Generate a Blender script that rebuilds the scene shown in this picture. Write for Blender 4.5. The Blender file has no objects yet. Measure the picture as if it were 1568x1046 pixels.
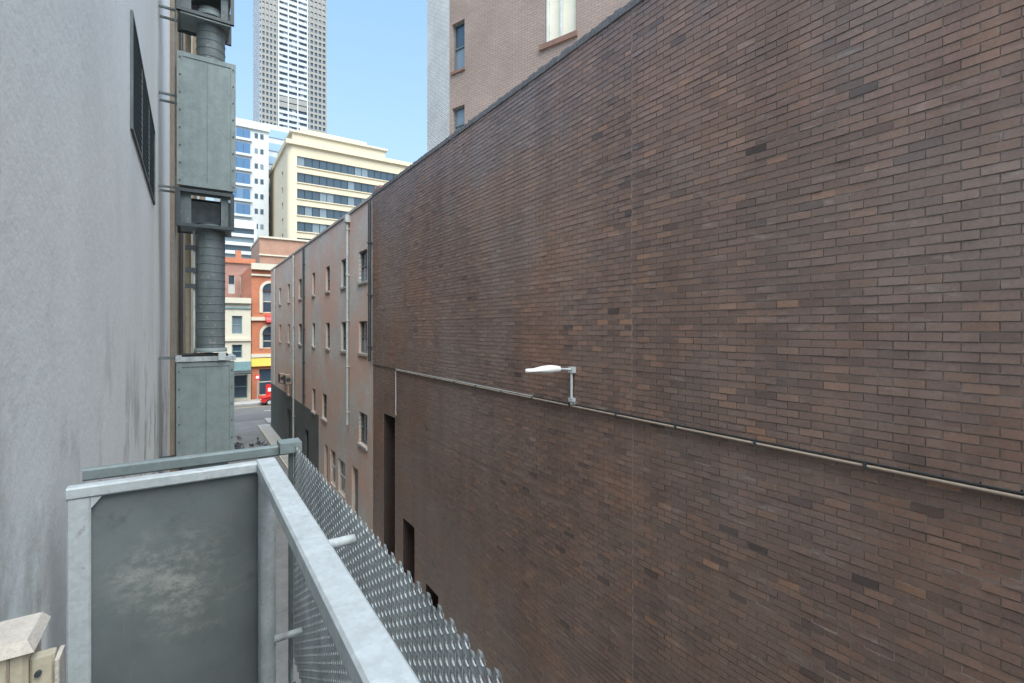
import bpy, math, random
from mathutils import Vector
random.seed(7)
H=8.2; D=5.5; L=0.42
TH=math.radians(33.56)
sc=bpy.context.scene
# ------------------------------------------------------------------ materials
def N(nt,t,**kw):
    n=nt.nodes.new(t)
    for k,v in kw.items(): setattr(n,k,v)
    return n
def base(name,rough=.8,metal=0,spec=.5):
    m=bpy.data.materials.new(name); m.use_nodes=True
    nt=m.node_tree; b=nt.nodes['Principled BSDF']
    b.inputs['Roughness'].default_value=rough; b.inputs['Metallic'].default_value=metal
    b.inputs['Specular IOR Level'].default_value=spec
    return m,nt,b
def coords(nt,scale=(1,1,1),src='Object'):
    tc=N(nt,'ShaderNodeTexCoord'); mp=N(nt,'ShaderNodeMapping')
    mp.inputs['Scale'].default_value=scale
    nt.links.new(tc.outputs[src],mp.inputs['Vector']); return mp.outputs['Vector']
def noise(nt,vec,scale,detail=5,rough=.6):
    n=N(nt,'ShaderNodeTexNoise'); n.inputs['Scale'].default_value=scale
    n.inputs['Detail'].default_value=detail; n.inputs['Roughness'].default_value=rough
    nt.links.new(vec,n.inputs['Vector']); return n.outputs['Fac']
def ramp(nt,fac,stops):
    r=N(nt,'ShaderNodeValToRGB'); e=r.color_ramp.elements
    while len(e)<len(stops): e.new(.5)
    for i,(p,c) in enumerate(stops):
        e[i].position=p; e[i].color=(c[0],c[1],c[2],1) if not isinstance(c,(int,float)) else (c,c,c,1)
    nt.links.new(fac,r.inputs['Fac']); return r.outputs['Color']
def mix(nt,fac,a,b,mode='MIX'):
    m=N(nt,'ShaderNodeMix',data_type='RGBA',blend_type=mode)
    for s,v in ((m.inputs[0],fac),(m.inputs[6],a),(m.inputs[7],b)):
        if isinstance(v,(int,float)): s.default_value=v
        elif isinstance(v,tuple): s.default_value=(v[0],v[1],v[2],1)
        else: nt.links.new(v,s)
    return m.outputs[2]
def bump(nt,b,h,strength=.3,dist=.01):
    n=N(nt,'ShaderNodeBump'); n.inputs['Strength'].default_value=strength; n.inputs['Distance'].default_value=dist
    nt.links.new(h,n.inputs['Height']); nt.links.new(n.outputs['Normal'],b.inputs['Normal'])
def attr(nt,name='rnd'):
    a=N(nt,'ShaderNodeAttribute'); a.attribute_name=name; return a.outputs['Fac']
def plain(name,c,rough=.8,metal=0,var=.25,scale=3,bmp=.1,spec=.5):
    m,nt,b=base(name,rough,metal,spec); v=coords(nt)
    n=noise(nt,v,scale); n2=noise(nt,v,scale*9,3)
    f=mix(nt,.4,n,n2)
    lo=tuple(x*(1-var) for x in c); hi=tuple(min(1,x*(1+var)) for x in c)
    nt.links.new(ramp(nt,f,[(.3,lo),(.7,hi)]),b.inputs['Base Color'])
    if bmp: bump(nt,b,n2,bmp,.01)
    return m
def brickmat(name,a,bb,c1,c2,mortar,rough=.85,stain=None,w=.24,h=.086,ms=.006):
    m,nt,b=base(name,rough,0,.4)
    tc=N(nt,'ShaderNodeTexCoord'); sp=N(nt,'ShaderNodeSeparateXYZ'); nt.links.new(tc.outputs['Object'],sp.inputs[0])
    m1=N(nt,'ShaderNodeMath',operation='MULTIPLY'); m1.inputs[1].default_value=a; nt.links.new(sp.outputs[0],m1.inputs[0])
    m2=N(nt,'ShaderNodeMath',operation='MULTIPLY_ADD'); m2.inputs[1].default_value=bb; nt.links.new(sp.outputs[1],m2.inputs[0]); nt.links.new(m1.outputs[0],m2.inputs[2])
    cb=N(nt,'ShaderNodeCombineXYZ'); nt.links.new(m2.outputs[0],cb.inputs[0]); nt.links.new(sp.outputs[2],cb.inputs[1])
    br=N(nt,'ShaderNodeTexBrick'); nt.links.new(cb.outputs[0],br.inputs['Vector'])
    br.inputs['Scale'].default_value=1; br.inputs['Brick Width'].default_value=w; br.inputs['Row Height'].default_value=h
    br.inputs['Mortar Size'].default_value=ms; br.inputs['Mortar Smooth'].default_value=.2
    br.inputs['Color1'].default_value=(*c1,1); br.inputs['Color2'].default_value=(*c2,1); br.inputs['Mortar'].default_value=(*mortar,1)
    n=noise(nt,cb.outputs[0],.6,6); n2=noise(nt,cb.outputs[0],25,4)
    col=mix(nt,1.0,br.outputs['Color'],ramp(nt,n,[(.25,.72),(.75,1.0)]),'MULTIPLY')
    if stain: col=mix(nt,ramp(nt,noise(nt,cb.outputs[0],.35,7,.7),[(.40,0),(.58,1)]),col,stain)
    col=mix(nt,.35,col,ramp(nt,n2,[(.3,.6),(.7,1.0)]),'MULTIPLY')
    nt.links.new(col,b.inputs['Base Color'])
    inv=N(nt,'ShaderNodeMath',operation='SUBTRACT'); inv.inputs[0].default_value=1; nt.links.new(br.outputs['Fac'],inv.inputs[1])
    bump(nt,b,inv.outputs[0],.6,.01)
    return m
def glassmat(name,dark,light,thr=.75,rough=.08):
    m,nt,b=base(name,rough,0,.9)
    f=ramp(nt,attr(nt),[(thr-.02,0),(thr+.02,1)])
    nt.links.new(mix(nt,f,dark,light),b.inputs['Base Color'])
    n=noise(nt,coords(nt),.8,2); bump(nt,b,n,.05,.02)
    return m
def galv(name,c,rough=.45,metal=.55,dirt=.4,streak=.5,sp_c=.06):
    m,nt,b=base(name,rough,metal); v=coords(nt)
    vo=N(nt,'ShaderNodeTexVoronoi'); vo.inputs['Scale'].default_value=70; nt.links.new(v,vo.inputs['Vector'])
    sp=N(nt,'ShaderNodeSeparateColor'); nt.links.new(vo.outputs['Color'],sp.inputs[0])
    col=ramp(nt,sp.outputs[0],[(0,tuple(x*(1-sp_c) for x in c)),(1,tuple(min(1,x*(1+sp_c)) for x in c))])
    n=noise(nt,v,5,8,.7)
    col=mix(nt,1,col,ramp(nt,n,[(.3,1-dirt),(.65,1.0)]),'MULTIPLY')
    sv=coords(nt,(9,9,.7)); s=noise(nt,sv,1.5,5)
    col=mix(nt,streak,col,ramp(nt,s,[(.35,.7),(.6,1.0)]),'MULTIPLY')
    spots=noise(nt,v,17,3,.5)
    col=mix(nt,ramp(nt,spots,[(.66,0),(.70,.6)]),col,(.36,.28,.30))
    scr=noise(nt,coords(nt,(40,3,40)),2,6,.7)
    col=mix(nt,ramp(nt,scr,[(.60,0),(.68,.35)]),col,tuple(x*.6 for x in c))
    nt.links.new(col,b.inputs['Base Color'])
    nt.links.new(ramp(nt,n,[(.3,min(1,rough+.2)),(.7,rough-.05)]),b.inputs['Roughness'])
    bump(nt,b,noise(nt,v,30,4),.12,.004)
    return m

def realbrick():
    m,nt,b=base('brown_brick',.45,0,.55); v=coords(nt)
    r=attr(nt)
    col=ramp(nt,r,[(0,(.140,.098,.085)),(.25,(.205,.134,.108)),(.55,(.245,.156,.122)),(.8,(.300,.178,.126)),(.93,(.375,.210,.135)),(1,(.095,.07,.062))])
    big=noise(nt,v,.28,5); col=mix(nt,ramp(nt,big,[(.40,0),(.64,.65)]),col,(.285,.228,.205))
    rust=noise(nt,v,.5,4,.5); col=mix(nt,ramp(nt,rust,[(.48,0),(.66,.42)]),col,(.37,.195,.12))
    n=noise(nt,v,40,5); col=mix(nt,.6,col,ramp(nt,n,[(.3,.5),(.65,1.0)]),'MULTIPLY')
    sv=coords(nt,(1,1.2,.12)); s=noise(nt,sv,1.6,6,.7)
    col=mix(nt,.5,col,ramp(nt,s,[(.35,.62),(.6,1.0)]),'MULTIPLY')
    ef=noise(nt,coords(nt,(1,.8,3)),2.2,9,.75)
    col=mix(nt,ramp(nt,ef,[(.57,0),(.75,.45)]),col,(.50,.46,.43))
    nt.links.new(col,b.inputs['Base Color'])
    nt.links.new(ramp(nt,n,[(.3,.56),(.7,.34)]),b.inputs['Roughness'])
    bump(nt,b,n,.3,.004)
    return m
M={}
M['brick']=realbrick()
M['coping']=plain('dark_coping_brick',(.14,.135,.135),.6,var=.4,scale=8)
M['mortar']=plain('mortar',(.34,.30,.27),.95,var=.45,scale=2.5)
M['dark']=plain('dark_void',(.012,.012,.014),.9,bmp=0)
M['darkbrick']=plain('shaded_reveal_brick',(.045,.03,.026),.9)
M['darkmetal']=plain('dark_painted_steel',(.055,.065,.07),.5,.3)
M['black']=plain('black_rubber',(.02,.02,.02),.8)
M['galv']=galv('galvanised_steel',(.50,.54,.55),.55,.3)
M['galvrail']=galv('galvanised_rail',(.56,.60,.61),.6,.15,.25,.35)
M['galvgreen']=galv('weathered_zinc',(.225,.27,.27),.6,.15,.2,.3)
M['duct']=galv('duct_grey',(.155,.185,.19),.6,.15,.25)
M['glass']=glassmat('window_glass',(.03,.04,.05),(.45,.45,.42),.7)
M['glassblue']=glassmat('blue_glass',(.06,.14,.27),(.25,.36,.48),.8,.06)
M['glassdk']=glassmat('dark_glass',(.035,.06,.085),(.16,.2,.23),.75,.08)
M['frame']=plain('window_frame',(.55,.57,.56),.5,bmp=0)
M['framedk']=plain('window_frame_dark',(.13,.17,.18),.5,bmp=0)
M['blind']=plain('cream_blind',(.76,.70,.56),.9,var=.06)
M['asphalt']=plain('asphalt',(.19,.19,.19),.9,var=.3,scale=.7,bmp=.4)
M['road']=plain('road_asphalt',(.14,.14,.14),.9,var=.2,scale=.5)
M['concrete']=plain('concrete',(.40,.39,.37),.9,var=.2,scale=1.5)
M['ground']=plain('ground',(.2,.195,.19),.95,var=.2,scale=.1)
M['paint']=plain('white_paint',(.75,.75,.72),.7)
M['whiteplastic']=plain('lamp_white',(.78,.79,.78),.4,var=.06,bmp=0)
M['cream']=plain('cream_render',(.62,.53,.385),.85,var=.05,scale=.2)
M['cream2']=plain('pale_cream_render',(.55,.50,.40),.85,var=.08,scale=.3)
M['white']=plain('white_render',(.54,.56,.565),.8,var=.07,scale=.2)
M['towerc']=plain('tower_concrete',(.285,.275,.255),.8,var=.08,scale=.05)
M['towerl']=plain('tower_white_panels',(.48,.51,.54),.6,var=.06,scale=.05)
M['terra']=brickmat('orange_red_brick',1,0,(.54,.165,.075),(.59,.21,.11),(.45,.25,.18))
M['terra2']=brickmat('salmon_brick',1,0,(.44,.235,.16),(.48,.275,.19),(.42,.29,.23))
M['redbrick']=brickmat('faded_red_brick',1,0,(.40,.18,.135),(.44,.23,.175),(.4,.33,.3))
M['sillbrick']=plain('brown_sill_brick',(.22,.12,.09),.8)
M['yellow']=plain('yellow_sign',(.75,.55,.10),.6,var=.05)
M['red']=plain('red_paint',(.6,.03,.03),.4,var=.05)
M['tealsign']=plain('teal_fascia',(.16,.26,.27),.6)
M['pink']=brickmat('pink_brown_brick',-.342,.94,(.43,.315,.262),(.39,.285,.236),(.285,.225,.188),ms=.009)
M['pinklit']=brickmat('sunlit_pink_brick',0,1,(.84,.81,.76),(.77,.74,.69),(.42,.4,.38),ms=.010)  # paler copy of pink: sunlight on the corner strip put into the colour
M['oldpaint']=brickmat('worn_painted_brick',0,1,(.76,.73,.68),(.68,.645,.60),(.48,.44,.40),stain=(.66,.46,.375))
M['greenpaint']=brickmat('grey_green_painted_brick',0,1,(.14,.155,.15),(.155,.17,.165),(.10,.11,.11))
M['brownrender']=plain('brown_render',(.30,.24,.19),.9,var=.2,scale=1)
M['creampipe']=plain('cream_pipe',(.52,.46,.34),.65,var=.2,scale=9)
M['boxtop']=plain('weathered_box_lid',(.56,.50,.43),.75,var=.22,scale=14,bmp=.4)
M['pipe']=plain('grey_pvc_pipe',(.42,.44,.43),.6)
M['sealant']=plain('joint_sealant',(.25,.195,.17),.8)
M['feather']=plain('pigeon_grey',(.07,.08,.10),.8,var=.4,scale=20)
def whitewall():
    m,nt,b=base('white_painted_render',.6,0,.5); v=coords(nt)
    col=ramp(nt,noise(nt,v,.8,6,.6),[(.3,(.85,.87,.84)),(.7,(.925,.945,.91))])
    sv=coords(nt,(1,.4,.12)); s=noise(nt,sv,1.4,8,.55)
    col=mix(nt,.4,col,ramp(nt,s,[(.36,(.78,.77,.75)),(.56,(1,1,1))]),'MULTIPLY')
    sv2=coords(nt,(1,1.1,.7)); s2=noise(nt,sv2,1.6,7,.65)
    sp=N(nt,'ShaderNodeSeparateXYZ'); tc=N(nt,'ShaderNodeTexCoord'); nt.links.new(tc.outputs['Object'],sp.inputs[0])
    mr=N(nt,'ShaderNodeMapRange'); mr.inputs[1].default_value=H+.3; mr.inputs[2].default_value=H-1.1
    nt.links.new(sp.outputs[2],mr.inputs[0])
    g=mix(nt,1,ramp(nt,s2,[(.51,0),(.66,1)]),mr.outputs[0],'MULTIPLY')
    col=mix(nt,g,col,(.33,.31,.28))
    cr=noise(nt,coords(nt,(1,1,1)),4,10,.8); col=mix(nt,ramp(nt,cr,[(.61,0),(.70,.32)]),col,(.58,.58,.56))
    nt.links.new(col,b.inputs['Base Color'])
    bump(nt,b,noise(nt,v,9,8,.65),.4,.015)
    return m
M['whitewall']=whitewall()
def sheetm():
    m,nt,b=base('stained_zinc_sheet',.55,.1,.5); v=coords(nt)
    c=ramp(nt,noise(nt,v,2.2,7,.65),[(.3,(.115,.130,.130)),(.7,(.185,.205,.203))])
    wv=coords(nt,(1.3,1,2.2)); w=noise(nt,wv,9,14,.85)
    tc=N(nt,'ShaderNodeTexCoord')
    dn=noise(nt,v,5,5,.6)
    vm=N(nt,'ShaderNodeVectorMath',operation='DISTANCE'); vm.inputs[1].default_value=(-.04,2.26,H-1.0); nt.links.new(tc.outputs['Object'],vm.inputs[0])
    ad=N(nt,'ShaderNodeMath',operation='MULTIPLY_ADD'); ad.inputs[1].default_value=.45; nt.links.new(dn,ad.inputs[0]); nt.links.new(vm.outputs['Value'],ad.inputs[2])
    mr=N(nt,'ShaderNodeMapRange'); mr.inputs[1].default_value=.48; mr.inputs[2].default_value=.25; nt.links.new(ad.outputs[0],mr.inputs[0])
    f=mix(nt,1,ramp(nt,w,[(.46,0),(.60,.6)]),mr.outputs[0],'MULTIPLY')
    c=mix(nt,f,c,(.48,.475,.42))
    sc_=noise(nt,coords(nt,(14,1,1)),5,8,.8); c=mix(nt,ramp(nt,sc_,[(.62,0),(.70,.35)]),c,(.34,.31,.26))
    dk=noise(nt,coords(nt,(3,1,3)),3,9,.75); c=mix(nt,ramp(nt,dk,[(.58,0),(.70,.5)]),c,(.07,.08,.08))
    nt.links.new(c,b.inputs['Base Color']); bump(nt,b,w,.12,.004)
    return m
M['sheet']=sheetm()

# ------------------------------------------------------------------ mesh builder
class MB:
    def __init__(s): s.v=[]; s.f=[]; s.m=[]; s.r=[]; s.mats=[]; s.sm=[]
    def mi(s,k):
        if k not in s.mats: s.mats.append(k)
        return s.mats.index(k)
    def face(s,pts,k,r=None,smooth=False):
        i=len(s.v); s.v.extend(pts); s.f.append(tuple(range(i,i+len(pts)))); s.m.append(s.mi(k)); s.r.append(random.random() if r is None else r); s.sm.append(smooth)
    def idx(s,vs,fs,k,r=None,smooth=False):
        i=len(s.v); s.v.extend(vs); q=s.mi(k); r=random.random() if r is None else r
        for f in fs: s.f.append(tuple(i+a for a in f)); s.m.append(q); s.r.append(r); s.sm.append(smooth)
    def box(s,x0,x1,y0,y1,z0,z1,k,r=None):
        if x0>x1:x0,x1=x1,x0
        if y0>y1:y0,y1=y1,y0
        if z0>z1:z0,z1=z1,z0
        vs=[(x0,y0,z0),(x1,y0,z0),(x1,y1,z0),(x0,y1,z0),(x0,y0,z1),(x1,y0,z1),(x1,y1,z1),(x0,y1,z1)]
        s.idx(vs,[(0,3,2,1),(4,5,6,7),(0,1,5,4),(1,2,6,5),(2,3,7,6),(3,0,4,7)],k,r)
    def obox(s,P,d,n,u0,u1,w0,w1,z0,z1,k,r=None):
        vs=[]
        for z in (z0,z1):
            for (u,w) in ((u0,w0),(u1,w0),(u1,w1),(u0,w1)):
                vs.append((P[0]+d[0]*u+n[0]*w,P[1]+d[1]*u+n[1]*w,z))
        s.idx(vs,[(0,3,2,1),(4,5,6,7),(0,1,5,4),(1,2,6,5),(2,3,7,6),(3,0,4,7)],k,r)
    def cyl(s,p0,p1,r0,k,n=12,r1=None,caps=True):
        r1=r0 if r1 is None else r1
        p0=Vector(p0);p1=Vector(p1);a=(p1-p0).normalized()
        t=Vector((0,0,1)) if abs(a.z)<.9 else Vector((1,0,0)); u=a.cross(t).normalized(); w=a.cross(u)
        vs=[]
        for (p,rr) in ((p0,r0),(p1,r1)):
            for i in range(n):
                an=2*math.pi*i/n; vs.append(tuple(p+u*math.cos(an)*rr+w*math.sin(an)*rr))
        s.idx(vs,[(i,(i+1)%n,n+(i+1)%n,n+i) for i in range(n)],k,None,True)
        if caps:
            s.idx(vs[:n],[tuple(range(n))],k); s.idx(vs[n:],[tuple(range(n))],k)
    def lathe(s,c,prof,k,n=24,axis='z'):
        vs=[];fs=[]
        for (h,r) in prof:
            for i in range(n):
                an=2*math.pi*i/n; vs.append((c[0]+r*math.cos(an),c[1]+r*math.sin(an),h))
        for j in range(len(prof)-1):
            for i in range(n): fs.append((j*n+i,j*n+(i+1)%n,(j+1)*n+(i+1)%n,(j+1)*n+i))
        s.idx(vs,fs,k,None,True)
    def loft(s,rings,k,smooth=True,cap=True):
        n=len(rings[0]); vs=[p for r in rings for p in r]; fs=[]
        for j in range(len(rings)-1):
            for i in range(n): fs.append((j*n+i,j*n+(i+1)%n,(j+1)*n+(i+1)%n,(j+1)*n+i))
        if cap: fs.append(tuple(range(n))); fs.append(tuple(range((len(rings)-1)*n,len(rings)*n)))
        s.idx(vs,fs,k,None,smooth)
    def wall(s,P,d,n,u0,u1,z0,z1,ops,k,rev=.15,glass='glass',frame='frame',sill=None,fw=.05,revk=None):
        us=sorted({u0,u1,*[o[0] for o in ops],*[o[1] for o in ops]}); zs=sorted({z0,z1,*[o[2] for o in ops],*[o[3] for o in ops]})
        q=lambda u,w,z:(P[0]+d[0]*u+n[0]*w,P[1]+d[1]*u+n[1]*w,z)
        for a,b in zip(us,us[1:]):
            for c,e in zip(zs,zs[1:]):
                um=(a+b)/2; zm=(c+e)/2
                if any(o[0]<um<o[1] and o[2]<zm<o[3] for o in ops): continue
                s.face([q(a,0,c),q(b,0,c),q(b,0,e),q(a,0,e)],k)
        for o in ops:
            a,b,c,e=o[:4]; kind=o[4] if len(o)>4 else 'w'; rk=revk or k
            s.face([q(a,0,c),q(a,-rev,c),q(a,-rev,e),q(a,0,e)],rk)
            s.face([q(b,0,c),q(b,-rev,c),q(b,-rev,e),q(b,0,e)],rk)
            s.face([q(a,0,c),q(b,0,c),q(b,-rev,c),q(a,-rev,c)],rk)
            s.face([q(a,0,e),q(b,0,e),q(b,-rev,e),q(a,-rev,e)],rk)
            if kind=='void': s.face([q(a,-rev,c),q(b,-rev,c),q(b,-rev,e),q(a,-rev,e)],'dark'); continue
            if kind in M: s.face([q(a,-rev,c),q(b,-rev,c),q(b,-rev,e),q(a,-rev,e)],kind); continue
            zm=(c+e)/2
            s.face([q(a,-rev,c),q(b,-rev,c),q(b,-rev,zm),q(a,-rev,zm)],glass)
            s.face([q(a,-rev,zm),q(b,-rev,zm),q(b,-rev,e),q(a,-rev,e)],glass)
            if frame:
                w0=-rev+.004;w1=-rev+.045
                s.obox(P,d,n,a,a+fw,w0,w1,c,e,frame); s.obox(P,d,n,b-fw,b,w0,w1,c,e,frame)
                s.obox(P,d,n,a+fw,b-fw,w0,w1,c,c+fw,frame); s.obox(P,d,n,a+fw,b-fw,w0,w1,e-fw,e,frame)
                s.obox(P,d,n,a+fw,b-fw,w0,w1,zm-fw/2,zm+fw/2,frame)
            if sill: s.obox(P,d,n,a-.06,b+.06,.003,.07,c-.09,c-.003,sill)
    def obj(s,name,parent=None):
        me=bpy.data.meshes.new(name); me.from_pydata(s.v,[],s.f)
        for k in s.mats: me.materials.append(M[k])
        me.polygons.foreach_set('material_index',s.m); me.polygons.foreach_set('use_smooth',s.sm)
        a=me.attributes.new('rnd','FLOAT','FACE'); a.data.foreach_set('value',s.r)
        me.update(); o=bpy.data.objects.new(name,me); sc.collection.objects.link(o)
        if parent: o.parent=parent
        return o
def empty(name,loc=(0,0,0)):
    e=bpy.data.objects.new(name,None); sc.collection.objects.link(e); return e
XM=(-1,0)
# ------------------------------------------------------------------ ground
g=MB(); g.face([(-900,-900,0),(900,-900,0),(900,1800,0),(-900,1800,0)],'ground'); g.obj('ground')
g=MB(); g.face([(-L,-30,.004),(D,-30,.004),(D,46,.004),(-L,46,.004)],'asphalt')
g.box(D-.75,D-.004,-30,45.5,.0,.12,'concrete'); g.box(D-.85,D-.753,-30,45.5,.0,.10,'cream2')
g.obj('alley_pavement')
g=MB(); g.face([(-120,48.5,.004),(120,48.5,.004),(120,59,.004),(-120,59,.004)],'road')
for x in range(-60,60,6): g.face([(x,53.6,.008),(x+3,53.6,.008),(x+3,53.75,.008),(x,53.75,.008)],'paint')
g.face([(-120,57,.008),(120,57,.008),(120,57.12,.008),(-120,57.12,.008)],'yellow')
g.obj('cross_street_road')
g=MB(); g.box(-120,120,59,61.99,0,.14,'concrete'); g.obj('footpath')
g=MB(); g.box(D,120,46,48.5,0,.13,'concrete'); g.box(-120,-L,46,48.5,0,.13,'concrete'); g.obj('footpath')

# ------------------------------------------------------------------ brick wall building (right)
bw=empty('brown_brick_building')
Y0,Y1=-4.0,17.4; TOP=13.0; ZP=H-1.28; JY=5.02; JW=.012
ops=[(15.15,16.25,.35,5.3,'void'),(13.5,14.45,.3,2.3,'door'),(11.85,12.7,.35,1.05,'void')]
mb=MB(); rh=.086; bl=.24
for j in range(int(TOP/rh)):
    z0=j*rh+.0055; z1=(j+1)*rh-.0055; zm=(z0+z1)/2
    segs=[(Y0,JY-JW),(JY+JW,Y1)]
    for o in ops:
        if o[2]-.02<zm<o[3]+.02:
            ns=[]
            for a,b in segs:
                if o[0]>a and o[1]<b: ns+=[(a,o[0]),(o[1],b)]
                else: ns.append((a,b))
            segs=ns
    off=(j%2)*bl/2; proud=.022 if zm>ZP else 0.0
    rowj=random.gauss(0,.0012)
    for (a,b) in segs:
        k=int(math.floor((a-off)/bl))
        while True:
            ya=off+k*bl+.005; yb=ya+bl-.010; k+=1
            if ya>b: break
            ya2=max(ya,a); yb2=min(yb,b)
            if yb2-ya2<.03: continue
            ya2+=random.uniform(-.002,.002); yb2+=random.uniform(-.002,.002)
            if random.random()<.004: yb2-=.012
            x=D-proud-random.uniform(.0,.004)+rowj
            if random.random()<.03: x-=random.uniform(0,.005)
            t=[random.gauss(0,.0011) for _ in range(4)]
            dz=random.gauss(0,.0012)
            tilt=random.gauss(.0010,.0014)
            zz0=z0+dz;zz1=z1+dz+random.uniform(-.0015,.001); xb=D+.01
            vs=[(x+t[0]-tilt,ya2,zz0),(x+t[1]-tilt,yb2,zz0),(x+t[1]+tilt,yb2,zz1),(x+t[0]+tilt,ya2,zz1),(xb,ya2,zz0),(xb,yb2,zz0),(xb,yb2,zz1),(xb,ya2,zz1)]
            r=min(.92,max(0,random.gauss(.43,.17)))
            if random.random()<.007: r=1.0
            mb.idx(vs,[(0,3,2,1),(0,1,5,4),(3,7,6,2),(0,4,7,3),(1,2,6,5)],'brick',r)
mb.obj('brick_courses',bw)
mb=MB()
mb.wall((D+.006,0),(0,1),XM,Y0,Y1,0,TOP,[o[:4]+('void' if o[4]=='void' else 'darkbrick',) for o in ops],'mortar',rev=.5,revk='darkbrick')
mb.face([(D-.014,Y0,ZP),(D-.014,JY-JW,ZP),(D-.014,JY-JW,TOP),(D-.014,Y0,TOP)],'mortar')
mb.face([(D-.014,JY+JW,ZP),(D-.014,Y1,ZP),(D-.014,Y1,TOP),(D-.014,JY+JW,TOP)],'mortar')
mb.box(D-.019,D+.005,JY-JW+.001,JY+JW-.001,ZP,TOP,'sealant'); mb.box(D+.001,D+.0055,JY-JW+.001,JY+JW-.001,0,ZP-.03,'sealant')
mb.face([(D+.3,Y1,0),(18,Y1,0),(18,Y1,TOP),(D-.02,Y1,TOP),(D-.02,Y1,0)],'brownrender')
mb.face([(D,Y0,TOP-.02),(40,Y0,TOP-.02),(40,Y1,TOP-.02),(D,Y1,TOP-.02)],'concrete')
mb.box(D+.02,30,-40,Y0-.01,0,TOP,'oldpaint')
mb.obj('backing_and_roof',bw)
mb=MB(); y=Y0
while y<Y1:
    h=random.gauss(0,.009)
    mb.box(D-.045+random.uniform(-.004,.004),D+.22,y+.004,y+.080,TOP-.03,TOP+.085+h,'coping'); y+=.086
mb.box(D-.035,D+.25,Y0,Y1,TOP-.028,TOP+.05,'mortar')
mb.obj('rowlock_coping',bw)
mb=MB()
mb.box(D-.05,D+.001,Y0,15.0,ZP-.022,ZP-.012,'darkmetal')
mb.cyl((D-.045,Y0,ZP-.055),(D-.045,14.95,ZP-.055),.017,'brownrender',8)
mb.cyl((D-.045,14.95,ZP-.06),(D-.045,14.95,ZP-1.5),.017,'pipe',8)
mb.cyl((D-.045,7.5,ZP-.02),(D-.045,14.95,ZP-.02),.010,'pipe',8)
mb.box(D-.03,D+.001,15.0,Y1,ZP-.03,ZP-.012,'darkmetal')
yy=Y0+.5
while yy<14.8:
    mb.box(D-.068,D+.002,yy,yy+.03,ZP-.078,ZP-.025,'darkmetal'); yy+=1.1
mb.box(D-.05,D+.003,15.1,16.3,.25,.345,'concrete'); mb.box(D-.05,D+.003,13.45,14.5,.12,.295,'concrete'); mb.box(D-.05,D+.003,11.8,12.75,.26,.345,'concrete')
mb.box(D+.30,D+.34,13.55,14.0,.3,2.25,'redbrick')
mb.obj('conduit_and_trim',bw)

# ------------------------------------------------------------------ wall lamp
sl=empty('street_lamp'); ly=6.34
mb=MB()
mb.box(D-.055,D-.023,ly-.05,ly+.05,H-1.30,H-1.26,'galv')
mb.cyl((D-.07,ly,H-1.30),(D-.07,ly,H-.70),.022,'galvrail',12)
mb.box(D-.10,D-.024,ly-.06,ly+.06,H-.76,H-.66,'galvrail'); mb.box(D-.10,D-.024,ly-.055,ly+.055,H-1.25,H-1.19,'galvrail')
mb.cyl((D-.07,ly,H-.70),(D-.36,ly,H-.685),.02,'galvrail',12)
mb.cyl((D-.05,ly+.03,H-1.28),(D-.05,ly+.03,H-.76),.008,'black',8)
mb.obj('bracket',sl)
mb=MB(); rings=[]
for i in range(17):
    t=i/16; x=D-.33-.70*t
    wv=.035+.075*math.sin(min(1,t*1.25)*math.pi*.5)
    if t>.8: wv*=math.sqrt(max(.02,1-((t-.8)/.2)**2))
    hv_=.036+.040*math.sin(min(1,t*1.2+.1)*math.pi)
    rings.append([(x,ly+wv*math.cos(a),H-.685+hv_*math.sin(a)*(1.0 if math.sin(a)>0 else .8)) for a in [2*math.pi*k/20 for k in range(20)]])
mb.loft(rings,'whiteplastic'); mb.obj('lamp_head',sl)

# ------------------------------------------------------------------ painted alley building
ab=MB(); A0,A1=17.41,44.4; T=12.95
cols=[(18.1,19.2),(20.9,21.9),(24.0,24.8),(27.3,28.0),(31.0,32.0),(35.2,36.0),(39.0,39.9)]
ops2=[]
for i,(a,b) in enumerate(cols):
    ops2.append((a,b,H+1.8,H+3.0)); ops2.append((a,b,H-.95,H+.28))
for (a,b) in [(18.1,19.2),(27.2,28.0),(24.6,25.6),(35.2,36.0)]: ops2.append((a,b,H-4.48,H-3.25))
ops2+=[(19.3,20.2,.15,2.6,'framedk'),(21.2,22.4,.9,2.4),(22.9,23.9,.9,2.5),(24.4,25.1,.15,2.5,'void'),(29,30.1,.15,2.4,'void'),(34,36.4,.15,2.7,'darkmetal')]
ab.wall((D,0),(0,1),XM,A0,A1,3.7,T,[o for o in ops2 if o[2]>3.6],'oldpaint',rev=.14,sill='concrete',glass='glassdk',frame='framedk')
ab.wall((D,0),(0,1),XM,A0,26.4,0,3.7,[o for o in ops2 if o[3]<3.7 and o[0]<26.4],'oldpaint',rev=.14)
ab.wall((D,0),(0,1),XM,26.4,A1,0,3.7,[o for o in ops2 if o[3]<3.7 and o[0]>26.4],'greenpaint',rev=.14)
ab.face([(D,A1,0),(22,A1,0),(22,A1,T),(D,A1,T)],'oldpaint')
ab.face([(D,A0,T-.3),(22,A0,T-.3),(22,A1,T-.3),(D,A1,T-.3)],'concrete')
ab.box(D-.05,D+.25,A0,A1,T,T+.10,'concrete')
ab.box(D+.3,D+.9,A0+.15,A0+.9,T-.3,T+.55,'redbrick')
for (y,k,zb) in ((20.55,'pipe',4.2),(17.55,'darkmetal',7.0),(33.3,'pipe',.2),(41.7,'pipe',3.9),(30.0,'darkmetal',3.8)):
    ab.cyl((D-.09,y,zb),(D-.09,y,T-.1),.055,k,10)
    z=zb+.5
    while z<T: ab.box(D-.16,D+.001,y-.07,y+.07,z,z+.04,k); z+=1.9
ab.box(D-.20,D-.001,20.40,20.70,T-.35,T-.05,'pipe')
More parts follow.
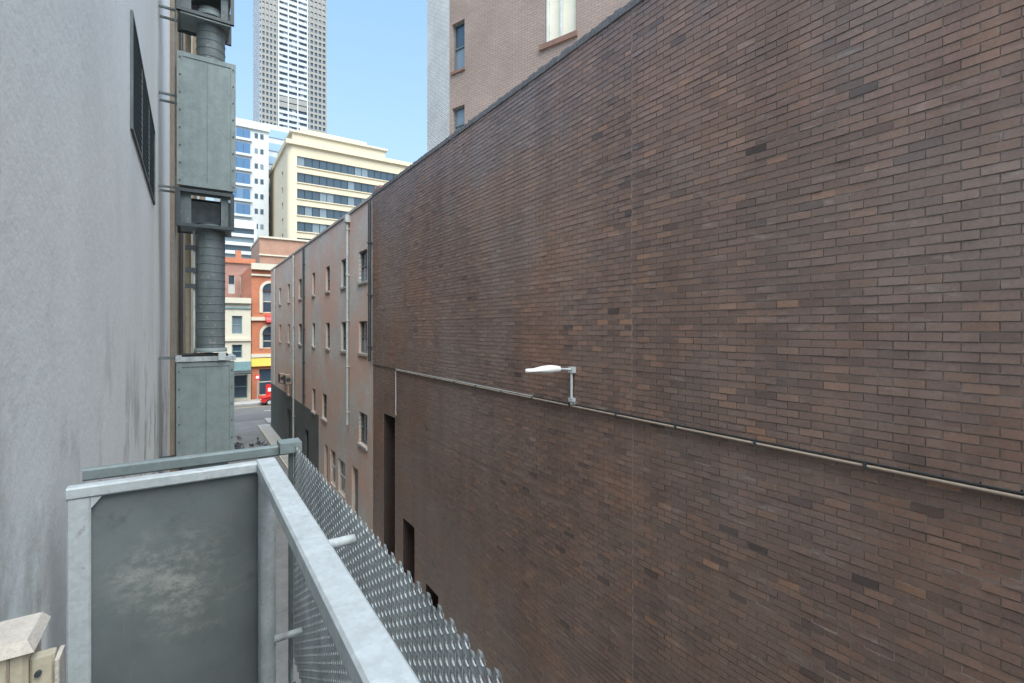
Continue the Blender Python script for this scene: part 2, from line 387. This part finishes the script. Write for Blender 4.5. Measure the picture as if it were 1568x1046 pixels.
ab.obj('painted_brick_building')
for (y,z) in ((34.3,4.6),(36.6,4.5)):
    a=MB(); a.box(D-.45,D-.10,y-.45,y+.45,z,z+.6,'brownrender'); a.box(D-.5,D-.004,y-.5,y-.44,z-.05,z-.004,'darkmetal'); a.box(D-.5,D-.004,y+.44,y+.5,z-.05,z-.004,'darkmetal')
    for k in range(9): a.box(D-.466,D-.452,y-.4,y+.4,z+.06+k*.055,z+.085+k*.055,'darkmetal')
    a.cyl((D-.3,y-.47,z+.3),(D-.3,y-.452,z+.3),.14,'darkmetal',16); a.obj('air_conditioner_unit')

# ------------------------------------------------------------------ upper right building (rotated)
ub=MB(); P=(7.87,16.0); d=(.342,-.94); n=(-.94,-.342); UT=22.5
ub.wall(P,d,n,0,20,12.0,UT,[(.14,.74,H+6.75,H+8.0),(.14,.74,H+9.3,H+11.05),(.14,.74,H+12.5,H+14.0),(4.14,5.23,H+8.95,H+11.2,'blind'),(9,10.1,H+8.95,H+11),(14,15.1,H+8.95,H+11)],'pink',rev=.16,frame='framedk',glass='glassdk')
ub.obox(P,d,n,3.95,5.3,.003,.08,H+8.78,H+8.94,'sillbrick')
for zz in (H+6.66,H+9.21): ub.obox(P,d,n,.10,.78,.003,.06,zz,zz+.085,'sillbrick')
ub.obox(P,d,n,4.17,4.21,-.15,-.02,H+8.95,H+11.2,'frame'); ub.obox(P,d,n,4.66,4.70,-.15,-.04,H+8.95,H+11.2,'frame')
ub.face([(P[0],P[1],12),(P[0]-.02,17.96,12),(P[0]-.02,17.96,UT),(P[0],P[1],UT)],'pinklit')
ub.face([(P[0]-.02,17.96,12),(30,22,12),(30,22,UT),(P[0]-.02,17.96,UT)],'pink')
E=(P[0]+.342*20,P[1]-.94*20)
ub.face([(E[0],E[1],12),(40,E[1],12),(40,E[1],UT),(E[0],E[1],UT)],'pink')
ub.face([P+(UT,),(P[0]-.02,17.96,UT),(30,22,UT),(40,E[1],UT),(E[0],E[1],UT)],'concrete')
ub.obj('pink_brick_building')

# ------------------------------------------------------------------ left white building
lb=MB(); LH=16.8
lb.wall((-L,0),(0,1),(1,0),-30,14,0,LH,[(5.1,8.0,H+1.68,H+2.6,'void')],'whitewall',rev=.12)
lb.face([(-L,14,0),(-12,14,0),(-12,14,LH),(-L,14,LH)],'whitewall'); lb.face([(-L,-30,LH),(-12,-30,LH),(-12,14,LH),(-L,14,LH)],'concrete')
lb.face([(-12,-30,0),(-12,14,0),(-12,14,LH),(-12,-30,LH)],'whitewall');lb.face([(-L,-30,0),(-12,-30,0),(-12,-30,LH),(-L,-30,LH)],'whitewall')
lb.obj('white_rendered_building')
v=MB()
for (a,b,c,e) in ((5.06,5.1,H+1.65,H+2.63),(8.0,8.04,H+1.65,H+2.63),(5.1,8.0,H+1.65,H+1.68),(5.1,8.0,H+2.6,H+2.63)): v.box(-L+.002,-L+.02,a,b,c,e,'duct')
z=H+1.71
while z<H+2.58:
    v.idx([(-L-.06,5.1,z+.05),(-L-.06,8,z+.05),(-L+.012,8,z),(-L+.012,5.1,z),(-L-.06,5.1,z+.056),(-L-.06,8,z+.056),(-L+.012,8,z+.008),(-L+.012,5.1,z+.008)],[(0,1,2,3),(4,5,6,7),(3,2,6,7)],'galvgreen'); z+=.06
for y in (6.07,7.03): v.box(-L-.01,-L+.015,y-.015,y+.015,H+1.68,H+2.6,'duct')
v.obj('louvre_vent')
lf=MB(); lf.wall((.3,0),(0,1),(1,0),14.3,45.8,0,16.6,[(20,21.2,6,8),(20,21.2,10,12),(28,29.2,6,8),(28,29.2,10,12)],'brownrender')
lf.face([(-15,14.3,0),(.3,14.3,0),(.3,14.3,16.6),(-15,14.3,16.6)],'brownrender'); lf.face([(-15,45.8,0),(.3,45.8,0),(.3,45.8,16.6),(-15,45.8,16.6)],'brownrender')
lf.face([(-15,14.3,16.6),(.3,14.3,16.6),(.3,45.8,16.6),(-15,45.8,16.6)],'concrete')
lf.cyl((-.02,14.2,0),(-.02,14.2,16.5),.05,'creampipe',10); lf.cyl((.14,14.2,0),(.14,14.2,16.5),.035,'pipe',10); lf.cyl((-.2,14.2,0),(-.2,14.2,16.5),.04,'darkmetal',10)
lf.obj('brown_rendered_building')

# ------------------------------------------------------------------ ducts / plant on left wall
hv=empty('ventilation_duct_stack'); Yh=9.0
def rivets(m,x0,x1,z0,z1,y,step=.16,r=.011):
    z=z0
    while z<=z1:
        for x in (x0,x1): m.cyl((x,y,z),(x,y-.012,z),r,'darkmetal',8)
        z+=step
def cabinet(name,x0,x1,z0,z1):
    m=MB(); m.box(x0,x1,Yh,Yh+.7,z0,z1,'galvgreen')
    m.box(x0-.03,x0+.035,Yh-.012,Yh+.03,z0-.02,z1+.02,'galvgreen'); m.box(x1-.035,x1+.03,Yh-.012,Yh+.03,z0-.02,z1+.02,'galvgreen')
    m.box(x0+.036,x1-.036,Yh-.010,Yh+.03,z1-.05,z1+.02,'galvgreen'); m.box(x0+.036,x1-.036,Yh-.010,Yh+.03,z0-.02,z0+.05,'galvgreen')
    rivets(m,x0+.005,x1-.005,z0+.05,z1-.05,Yh-.012,.27)
    xm=(x0+x1)/2; m.box(xm-.004,xm+.004,Yh-.004,Yh-.001,z0+.05,z1-.05,'duct')
    m.obj(name,hv)
dp=7.6
zt=lambda py:H+(503-py)/740*dp
cabinet('upper_cabinet',-.15,.57,zt(286),zt(90))
cabinet('lower_cabinet',-.16,.55,zt(704),zt(556))
m=MB()
m.box(-.2,.60,Yh-.03,Yh+.73,zt(553),zt(546),'galv'); m.box(-.12,.5,Yh+.05,Yh+.6,zt(546),zt(543),'dark')
m.box(.36,.46,Yh-.06,Yh+.02,zt(552),zt(540),'galvrail')
m.obj('hopper_lip',hv)
def ribduct(name,cx,r,z0,z1):
    m=MB(); pr=[]; z=z0
    while z<z1:
        pr+= [(z,r),(z+.002,r),(z+.118,r),(z+.120,r),(z+.1215,r+.006),(z+.1275,r+.006),(z+.129,r)]; z+=.130
    m.lathe((cx,Yh+.35),pr,'duct',40)
    m.lathe((cx,Yh+.35),[(z1-.02,r+.03),(z1+.04,r+.03)],'galvgreen',28); m.lathe((cx,Yh+.35),[(z0,r+.03),(z0+.06,r+.03),(z0+.06,r)],'galvgreen',28)
    m.obj(name,hv)
ribduct('ribbed_duct',.27,.200,zt(540),zt(345)); ribduct('ribbed_duct_top',.27,.200,zt(88),zt(10))
m=MB()
def frame(zb,ztop):
    for x in (-.19,.53):
        for y in (Yh,Yh+.65): m.box(x,x+.05,y,y+.05,zb,ztop,'darkmetal')
    for z in (zb,ztop-.05,):
        m.box(-.185,.575,Yh-.004,Yh+.046,z,z+.05,'darkmetal'); m.box(-.185,.575,Yh+.655,Yh+.705,z,z+.05,'darkmetal')
    m.box(-.14,.53,Yh+.1,Yh+.6,zb+.01,zb+.03,'galvgreen'); m.box(-.139,.529,Yh+.61,Yh+.64,zb+.05,ztop-.05,'galv')
    m.box(-.14,.0,Yh+.08,Yh+.5,zb+.06,ztop-.06,'duct'); m.box(.40,.5,Yh+.08,Yh+.5,zb+.06,ztop-.06,'duct')
frame(zt(349),zt(292)); frame(zt(26),zt(-25)); m.box(-.15,.55,Yh+.02,Yh+.7,zt(-23)+.0,zt(-160),'galvgreen')
for z in (zt(705),zt(550),zt(290),zt(150),zt(20)):
    m.box(-L+.002,-.19,Yh+.2,Yh+.23,z,z+.03,'duct'); m.box(-L+.002,-.19,Yh+.5,Yh+.53,z,z+.03,'duct')
m.box(-.215,-.192,Yh+.15,Yh+.18,zt(705),zt(-60),'duct')
m.cyl((-.04,Yh+.9,0),(-.04,Yh+.9,zt(-120)),.045,'creampipe',10)
m.cyl((.04,Yh+.35,zt(540)),(.04,Yh+.35,zt(350)),.018,'galvrail',8)
for py in (380,415,440): m.box(-.08,.07,Yh+.3,Yh+.36,zt(py),zt(py-7),'darkmetal')
m.box(-.1,.5,Yh+.1,Yh+.6,0,zt(707),'duct')
m.obj('support_frame',hv)

# ------------------------------------------------------------------ balcony
bal=empty('steel_balcony')
zr=H-.55
m=MB()
def rbox(m,x0,x1,y0,y1,z0,z1,k,b=.006):
    dims=[x1-x0,y1-y0,z1-z0]; ax=dims.index(max(dims))
    def oct(a0,a1,b0,b1): return [(a0+b,b0),(a1-b,b0),(a1,b0+b),(a1,b1-b),(a1-b,b1),(a0+b,b1),(a0,b1-b),(a0,b0+b)]
    if ax==0: R=[[(x,p,q) for p,q in oct(y0,y1,z0,z1)] for x in (x0,x1)]
    elif ax==1: R=[[(p,y,q) for p,q in oct(x0,x1,z0,z1)] for y in (y0,y1)]
    else: R=[[(p,q,z) for p,q in oct(x0,x1,y0,y1)] for z in (z0,z1)]
    m.loft(R,k,False)
rbox(m,.225,.30,-1.2,2.285,zr-.05,zr,'galvrail')
rbox(m,-.36,.2245,2.235,2.285,zr-.045,zr-.003,'galvrail')
rbox(m,-.36,-.295,2.238,2.282,H-1.62,zr-.046,'galvrail')
rbox(m,.232,.283,2.236,2.284,H-1.62,zr-.051,'galvrail')
m.cyl((.262,2.21,H-1.62),(.262,2.21,zr-.052),.03,'galvrail',16)
rbox(m,.232,.283,-.6,-.55,H-1.62,zr-.051,'galvrail')
m.idx([(-.295,2.24,zr-.046),(-.265,2.24,zr-.046),(-.295,2.24,zr-.085),(-.295,2.28,zr-.046),(-.265,2.28,zr-.046),(-.295,2.28,zr-.085)],[(0,1,2),(3,4,5),(1,4,5,2)],'galvrail')
rbox(m,-.34,.37,2.40,2.44,H-.575,H-.53,'galvgreen')
m.box(.33,.42,2.36,2.46,H-.56,H-.515,'galvgreen')
for (y,z) in ((1.41,H-.605),(.2,H-.605),(2.2,H-1.28),(.9,H-1.28)):
    m.cyl((.28,y,z),(.392,y,z),.014,'galvrail',14)
    m.cyl((.284,y,z),(.289,y,z),.022,'galvrail',14)
rbox(m,.372,.39,2.395,2.43,H-1.62,H-.53,'galvgreen')
rbox(m,.25,.29,-1.2,2.2,H-1.60,H-1.56,'galv')
m.obj('frame',bal)
m=MB(); m.box(-.294,.231,2.262,2.268,H-1.6,zr-.046,'sheet')
m.obj('end_sheet',bal)
m=MB(); m.box(-L+.004,.40,-1.2,2.40,H-1.68,H-1.62,'darkmetal'); m.obj('floor_plate',bal)
# perforated sheet: staggered oval holes, lightly pressed
m=MB(); X=.395; ztop=H-.528; pz=.030; py_=.026; hw=.0078; hh=.0095; K=10
ncol=int((2.42+1.2)/py_); nrow=33
for i in range(ncol):
    yc=-1.2+(i+.5)*py_
    for j in range(nrow):
        st=(i%2)*pz*.5
        zc=ztop-(j+.5)*pz-st
        rect=[];oval=[]
        for k in range(K):
            a=2*math.pi*k/K+math.pi/K
            c_,s_=math.cos(a),math.sin(a); q=max(abs(c_)/(py_/2),abs(s_)/(pz/2))
            ry,rz=c_/q,s_/q
            rect.append((X+.0012*math.cos(math.pi*ry/(py_/2)),yc+ry,zc+rz))
            oval.append((X-.0018*(1 if s_>0 else -1)*abs(s_),yc+hw*c_,zc+hh*s_))
        back=[(p[0]+.003,p[1],p[2]) for p in oval]
        vs=rect+oval+back
        fs=[(k,(k+1)%K,K+(k+1)%K,K+k) for k in range(K)]+[(K+k,K+(k+1)%K,2*K+(k+1)%K,2*K+k) for k in range(K)]
        m.idx(vs,fs,'galv')
m.obj('perforated_screen',bal)

c=MB()
rbox(c,-.40,-.285,1.40,1.52,H-.95,H-.672,'creampipe',.008)
c.idx([(-.41,1.385,H-.672),(-.272,1.385,H-.672),(-.272,1.535,H-.672),(-.41,1.535,H-.672),(-.40,1.40,H-.650),(-.285,1.40,H-.650),(-.285,1.52,H-.650),(-.40,1.52,H-.650)],[(0,3,2,1),(4,5,6,7),(0,1,5,4),(1,2,6,5),(2,3,7,6),(3,0,4,7)],'boxtop')
rbox(c,-.284,-.245,1.41,1.44,H-.84,H-.70,'creampipe',.005); rbox(c,-.244,-.236,1.40,1.46,H-.83,H-.71,'boxtop',.002)
c.box(-.352,-.345,1.394,1.399,H-.95,H-.675,'brownrender'); c.box(-.315,-.311,1.394,1.399,H-.95,H-.675,'brownrender')
for zz in (H-.73,H-.80): c.cyl((-.27,1.41,zz),(-.27,1.402,zz),.006,'darkmetal',8)
c.cyl((-.26,1.43,H-.84),(-.25,1.45,H-.93),.007,'black',8)
c.cyl((-.33,1.45,H-1.6),(-.33,1.45,H-.95),.02,'creampipe',12)
c.obj('junction_box')

# ------------------------------------------------------------------ end-of-street buildings
FY=(0,-1)
def arch(m,cx,zc,r,y,k,w=.3,n=14,fill='glassdk'):
    for i in range(n):
        a0=math.pi*i/n;a1=math.pi*(i+1)/n
        q=lambda rr,a,yy:(cx+rr*math.cos(a),yy,zc+rr*math.sin(a))
        m.face([q(r,a0,y-.12),q(r+w,a0,y-.12),q(r+w,a1,y-.12),q(r,a1,y-.12)],k)
        m.face([q(r+w,a0,y-.12),q(r+w,a1,y-.12),q(r+w,a1,y),q(r+w,a0,y)],k)
        m.face([q(r,a0,y-.12),q(r,a1,y-.12),q(r,a1,y),q(r,a0,y)],k)
    m.face([(cx+r*math.cos(math.pi*i/n),y-.02,zc+r*math.sin(math.pi*i/n)) for i in range(n+1)],fill)
rb=MB(); yb=62
wins=[]
for cx in (7.6,10.6,13.6,16.6):
    wins+=[(cx-.8,cx+.8,10.0,12.6),(cx-.8,cx+.8,5.9,7.6)]
wins+=[(6.4,8.6,.5,3.6),(9.2,11.8,.5,3.6),(12.6,15.6,.5,3.6)]
rb.wall((0,yb),(1,0),FY,5.7,22,0,15.5,wins,'terra',rev=.3,frame='cream2',glass='glassdk',fw=.1)
for cx in (7.6,10.6,13.6,16.6):
    arch(rb,cx,12.6,.8,yb,'cream2'); arch(rb,cx,7.6,.8,yb,'cream2')
    for z0,z1 in ((10,12.6),(5.9,7.6)):
        rb.box(cx-1.1,cx-.803,yb-.10,yb-.002,z0,z1,'cream2'); rb.box(cx+.803,cx+1.1,yb-.10,yb-.002,z0,z1,'cream2')
for z0,z1,k,p in ((14.9,15.6,'cream2',.45),(14.2,14.4,'cream2',.2),(9.1,9.5,'cream2',.25),(4.9,5.3,'cream2',.3),(3.9,4.8,'yellow',.35)): rb.box(5.65,22,yb-p,yb-.003,z0,z1,k)
rb.face([(5.7,yb,0),(5.7,76,0),(5.7,76,15.5),(5.7,yb,15.5)],'terra'); rb.face([(5.7,yb,15.5),(22,yb,15.5),(22,76,15.5),(5.7,76,15.5)],'concrete')
rb.obj('red_arched_building')
aw=MB()
for cx in (7.9,):
    rr=[]
    for j in range(6):
        a=math.pi/2*j/5; rr.append([(cx-.8+1.6*t,yb-.05-1.2*math.cos(a)*1,8.9+.9*math.sin(a)) for t in (0,.25,.5,.75,1)])
    for j in range(5):
        for i in range(4): aw.face([rr[j][i],rr[j][i+1],rr[j+1][i+1],rr[j+1][i]],'red')
    aw.face([(cx-.8,r[0][1],r[0][2]) for r in rr]+[(cx-.8,yb-.05,8.9)],'red')
aw.obj('red_awning')
cb=MB(); wins=[]
for x in (-8,-5,-2,1,3.75): wins+=[(x,x+1.0,7.6,9.6),(x,x+1.0,4.9,6.4),(x-.4,x+1.5,.4,3.0)]
cb.wall((0,yb-.3),(1,0),FY,-12,5.6,0,11.3,wins,'cream2',rev=.25,frame='tealsign',glass='glassdk',fw=.1)
for z0,z1,k,p in ((11.0,11.6,'cream2',.4),(10.4,10.55,'tealsign',.15),(6.8,7.1,'cream2',.2),(3.5,4.5,'tealsign',.25)): cb.box(-12,5.6,yb-.3-p,yb-.303,z0,z1,k)
cb.box(-12,5.5,yb-2.6,yb-.56,3.25,3.4,'darkmetal'); cb.face([(-12,yb,11.3),(5.6,yb,11.3),(5.6,74,11.3),(-12,74,11.3)],'concrete')
cb.face([(5.6,yb-.3,0),(5.6,yb,0),(5.6,yb,11.3),(5.6,yb-.3,11.3)],'cream2')
cb.obj('cream_shop_building')
def simple(name,x0,x1,y0,y1,z1,k,ops=[],**kw):
    m=MB(); m.wall((0,y0),(1,0),FY,x0,x1,0,z1,ops,k,**kw); m.wall((x0,0),(0,1),XM,y0,y1,0,z1,[],k)
    m.face([(x1,y0,0),(x1,y1,0),(x1,y1,z1),(x1,y0,z1)],k); m.face([(x0,y0,z1),(x1,y0,z1),(x1,y1,z1),(x0,y1,z1)],'concrete'); return m
m=simple('x',3.0,7.4,76.5,84,17.6,'redbrick',[(4.2,5.0,13,15.5),(5.6,6.4,13,15.5),(3.3,3.8,13,15.5)],frame='white'); m.box(2.9,7.5,76.2,76.49,17.2,17.9,'terra'); m.box(5.2,5.9,78,79,17.6,19.2,'terra'); m.obj('brick_terrace_building')
m=simple('x',8.4,22,80,92,21.6,'terra2'); m.box(8.3,22.1,79.8,79.99,19.0,19.2,'cream2'); m.box(8.3,22.1,79.7,92.2,21.6,21.85,'cream2'); m.obj('salmon_brick_building')
m=simple('x',4.2,9.8,98,110,27.5,'white',[(4.6,9.4,26.0-i*1.55-.95,26.0-i*1.55,'glassdk') for i in range(6)],frame=None,rev=.4); m.obj('white_striped_building')

ob=MB(); oy=110; x0,x1=16.8,45; ft=46.8
ops3=[]; nf=12
for i in range(nf):
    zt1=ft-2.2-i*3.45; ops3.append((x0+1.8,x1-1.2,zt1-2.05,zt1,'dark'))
ob.wall((0,oy),(1,0),FY,x0+1.2,x1,0,ft,ops3,'cream',rev=.45)
for i in range(nf):
    zt1=ft-2.2-i*3.45; x=x0+1.85
    while x<x1-1.25:
        ob.box(x+.06,min(x+1.44,x1-1.25),oy+.3,oy+.35,zt1-2.0,zt1-.02,'glassdk'); x+=1.5
    ob.box(x0+1.7,x1-1.1,oy-.2,oy-.003,zt1-2.25,zt1-2.05,'cream')
pr=[(x0+1.2-1.2*math.sin(a),oy+1.2-1.2*math.cos(a)) for a in [math.pi/2*i/6 for i in range(7)]]
for a,b in zip(pr,pr[1:]): ob.face([(a[0],a[1],0),(b[0],b[1],0),(b[0],b[1],ft),(a[0],a[1],ft)],'cream',smooth=False)
ob.wall((x0,0),(0,1),XM,oy+1.2,138,0,ft,[(oy+6,oy+8,ft-4-i*3.45-1.6,ft-4-i*3.45) for i in range(10)],'cream',glass='glassdk',frame=None)
ob.face([(x0,oy,ft),(x1,oy,ft),(x1,138,ft),(x0,138,ft)],'concrete'); ob.face([(x1,oy,0),(x1,138,0),(x1,138,ft),(x1,oy,ft)],'cream')
ob.box(x0-.4,x1+1.5,oy-.6,oy+.6,ft+.003,ft+.9,'cream'); ob.box(x0-.4,x0+.6,oy+.61,138,ft+.003,ft+.9,'cream')
ob.box(x0+2,x1-5,oy+7,135,ft+.003,ft+5.2,'cream'); ob.box(x0+4,x1-9,oy+9,130,ft+5.2,ft+7.2,'cream'); ob.box(x0+1.5,x1-4.5,oy+6.5,135.5,ft+5.2,ft+5.7,'cream2')
ob.obj('cream_office_building')

gb=MB(); gy=130; 
gb.box(5.5,15.6,gy,165,0,57,'white')
for i in range(15):
    z=56-i*3.6
    x=6.0
    while x<11.6: gb.box(x,x+1.35,gy-.35,gy-.01,z-2.9,z-.5 if i else z-.9,'glassblue'); x+=1.42
    gb.box(5.4,12.0,gy-.55,gy-.002,z-3.5,z-2.95,'white')
    for x in (12.6,13.8): gb.box(x,x+.7,gy-.05,gy-.01,z-2.4,z-1.2,'glassdk')
gb.box(5.3,15.8,gy-.5,gy-.003,55.6,57.4,'white')
gb.obj('white_and_blue_glass_building')
m=MB(); m.box(15.65,23,140,165,0,61.5,'towerl')
for i in range(14):
    z=60.5-i*3.5; m.box(16.2,22.5,139.8,139.99,z-2.4,z-.4,'glassblue')
m.obj('grey_glass_office_building')

tw=MB(); ty=330; tx0,tx1=35.2,73.8; TZ=240
tw.box(tx0+.5,tx1-.5,ty+.6,370,0,TZ,'glassdk')
fl=3.65; nfl=int(TZ/fl); ca,cbx=tx0+9.5,tx1-11.5
def piers(xs,w,y0,y1,k):
    for x in xs: tw.box(x-w/2,x+w/2,y0,y1,0,TZ,k)
for i in range(nfl):
    z=i*fl
    tw.box(tx0,ca-.01,ty,ty+.6,z,z+1.5,'towerc'); tw.box(cbx+.01,tx1,ty,ty+.6,z,z+1.5,'towerc')
    mech=(i%20 in (0,1))
    tw.box(ca,cbx,ty-.5,ty+.6,z,z+(1.75 if not mech else 3.0),'towerl' if not mech else 'towerc')
    x=ca+.8
    while x<cbx-1:
        r=random.random()
        if r<.35: tw.box(x,x+2.2,ty+.45,ty+.58,z+1.75,z+3.6,'towerl')
        x+=2.45
    tw.box(tx0-.3,tx0+.3,ty+.61,369.4,z,z+2.1,'towerl')
xs=[tx0+.55+i*2.1 for i in range(5)]
piers(xs,.85,ty-.02,ty+.59,'towerc'); piers([cbx+1+i*2.5 for i in range(4)]+[tx1-.5],.85,ty-.02,ty+.59,'towerc')
piers([ca+.4,ca+5.9,ca+11.4,cbx-.4],.7,ty-.7,ty+.55,'towerl')
for y in range(332,370,4): tw.box(tx0-.35,tx0+.2,y,y+1.3,0,TZ,'towerl')
tw.obj('skyscraper_tower')
am=MB(); am.box(103,108,500,506,0,218,'towerc'); am.cyl((105.3,503,218),(105.3,503,236),.8,'towerc',8); am.cyl((105.3,503,236),(105.3,503,256),.35,'towerc',8)
for z in (222,226,230,234): am.box(104.2,106.4,502,504,z,z+1.5,'towerl')
am.obj('distant_tower_with_mast')

# ------------------------------------------------------------------ car
def car(name,cx,cy,k):
    e=empty(name); m=MB()
    prof=[(-2.1,.35),(-2.15,.62),(-2.0,.80),(-1.15,.92),(-.45,1.42),(.75,1.44),(1.5,.98),(2.05,.92),(2.15,.6),(2.1,.33)]
    def side(y,s,zs): return [(cx+x*s,cy+y,z*zs+(.02)) for x,z in prof]
    rings=[side(-.78,.97,.97),side(-.86,1,1),side(.86,1,1),side(.78,.97,.97)]
    m.loft(rings,k,False)
    for sy in (-1,1):
        y=cy+sy*.868
        m.face([(cx-1.0,y,.98),(cx-.42,y,1.34),(cx+.12,y,1.36),(cx+.12,y,.98)],'glassdk',.1); m.face([(cx+.18,y,.98),(cx+.18,y,1.36),(cx+.72,y,1.35),(cx+1.25,y,1.0)],'glassdk',.1)
        for wx in (-1.35,1.3):
            m.cyl((cx+wx,cy+sy*.70,.33),(cx+wx,cy+sy*.89,.33),.33,'black',20); m.cyl((cx+wx,cy+sy*.89,.33),(cx+wx,cy+sy*.90,.33),.2,'galvrail',16)
    m.box(cx-2.19,cx-2.15,cy-.75,cy-.45,.58,.72,'paint'); m.box(cx+2.15,cx+2.19,cy-.8,cy-.5,.62,.78,'red')
    m.obj('body',e)
car('parked_car',8.3,58.0,'red'); car('parked_car',-1.0,58.0,'darkmetal')
m=MB(); m.cyl((6.1,60.2,.14),(6.1,60.2,3.1),.04,'galv',8); m.box(5.85,6.35,60.13,60.15,2.5,3.1,'red'); m.box(5.95,6.25,60.12,60.128,2.65,2.95,'paint'); m.obj('street_sign')
m=MB(); m.lathe((6.3,47.2),[(.13,.09),(.95,.09),(1.05,.05),(1.06,0.001)],'yellow',12); m.obj('yellow_bollard')
m=MB(); m.box(7.0,9.5,60.6,60.66,.3,1.9,'red'); 
for x in (7.05,8.25,9.4): m.box(x,x+.06,60.67,60.73,.14,1.9,'darkmetal')
m.box(7.2,9.3,60.58,60.597,1.1,1.5,'paint'); m.obj('shop_hoarding_sign')

m=MB()
def pigeon(x,y,a,s=1):
    ca_,sa_=math.cos(a),math.sin(a)
    def T(p): return (x+(p[0]*ca_-p[1]*sa_)*s,y+(p[0]*sa_+p[1]*ca_)*s,.005+p[2]*s)
    rings=[]
    for (px_,pz_,rw,rz) in ((-.20,.10,.02,.006),(-.12,.115,.04,.02),(-.05,.13,.06,.05),(.03,.14,.065,.062),(.09,.17,.045,.05),(.11,.21,.028,.03),(.125,.245,.028,.028),(.15,.25,.012,.012),(.18,.243,.003,.003)):
        rings.append([T((px_,rw*math.cos(t),pz_+rz*math.sin(t))) for t in [2*math.pi*k/8 for k in range(8)]])
    m.loft(rings,'feather')
    for sy in (-.025,.025): m.cyl(T((.01,sy,0)),T((.01,sy,.09)),.006,'red',5)
for i in range(34): pigeon(random.uniform(2.2,4.5),random.gauss(37.0,1.6),random.uniform(0,6.28),1.2)
m.obj('pigeon_flock')

# ------------------------------------------------------------------ light
w=bpy.data.worlds.new('World'); sc.world=w; w.use_nodes=True
nt=w.node_tree; bg=nt.nodes['Background']; sky=nt.nodes.new('ShaderNodeTexSky'); sky.sky_type='NISHITA'; sky.sun_disc=False
az=math.radians(185); el=math.radians(58)
sky.sun_elevation=el; sky.sun_rotation=az; sky.air_density=1.6; sky.dust_density=4; sky.ozone_density=2.0
tc=N(nt,'ShaderNodeTexCoord'); sp=N(nt,'ShaderNodeSeparateXYZ'); nt.links.new(tc.outputs['Generated'],sp.inputs[0])
up=mix(nt,1,sky.outputs[0],(1.65,2.1,2.4),'MULTIPLY')
hz_=ramp(nt,sp.outputs[2],[(0,.85),(.25,.5),(.6,.14)])
bgc=mix(nt,hz_,up,(4.0,4.8,5.7))
bg.inputs['Strength'].default_value=.15; nt.links.new(bgc,bg.inputs[0])
sd=bpy.data.lights.new('sun','SUN'); sd.energy=4.8; sd.angle=math.radians(60); sd.color=(1,.965,.88)
so=bpy.data.objects.new('sun',sd); sc.collection.objects.link(so)
tosun=Vector((math.sin(az)*math.cos(el),math.cos(az)*math.cos(el),math.sin(el)))
so.rotation_euler=tosun.to_track_quat('Z','Y').to_euler()
sc.view_settings.view_transform='Standard'; sc.view_settings.look='None'; sc.view_settings.exposure=0
# ------------------------------------------------------------------ camera
cd=bpy.data.cameras.new('camera'); cam=bpy.data.objects.new('camera',cd); sc.collection.objects.link(cam)
cd.lens=17; cd.sensor_width=36; cd.shift_y=-20/1568; cd.clip_start=.05; cd.clip_end=3000
cam.location=(0,0,H); cam.rotation_euler=(math.pi/2,0,-TH); sc.camera=cam
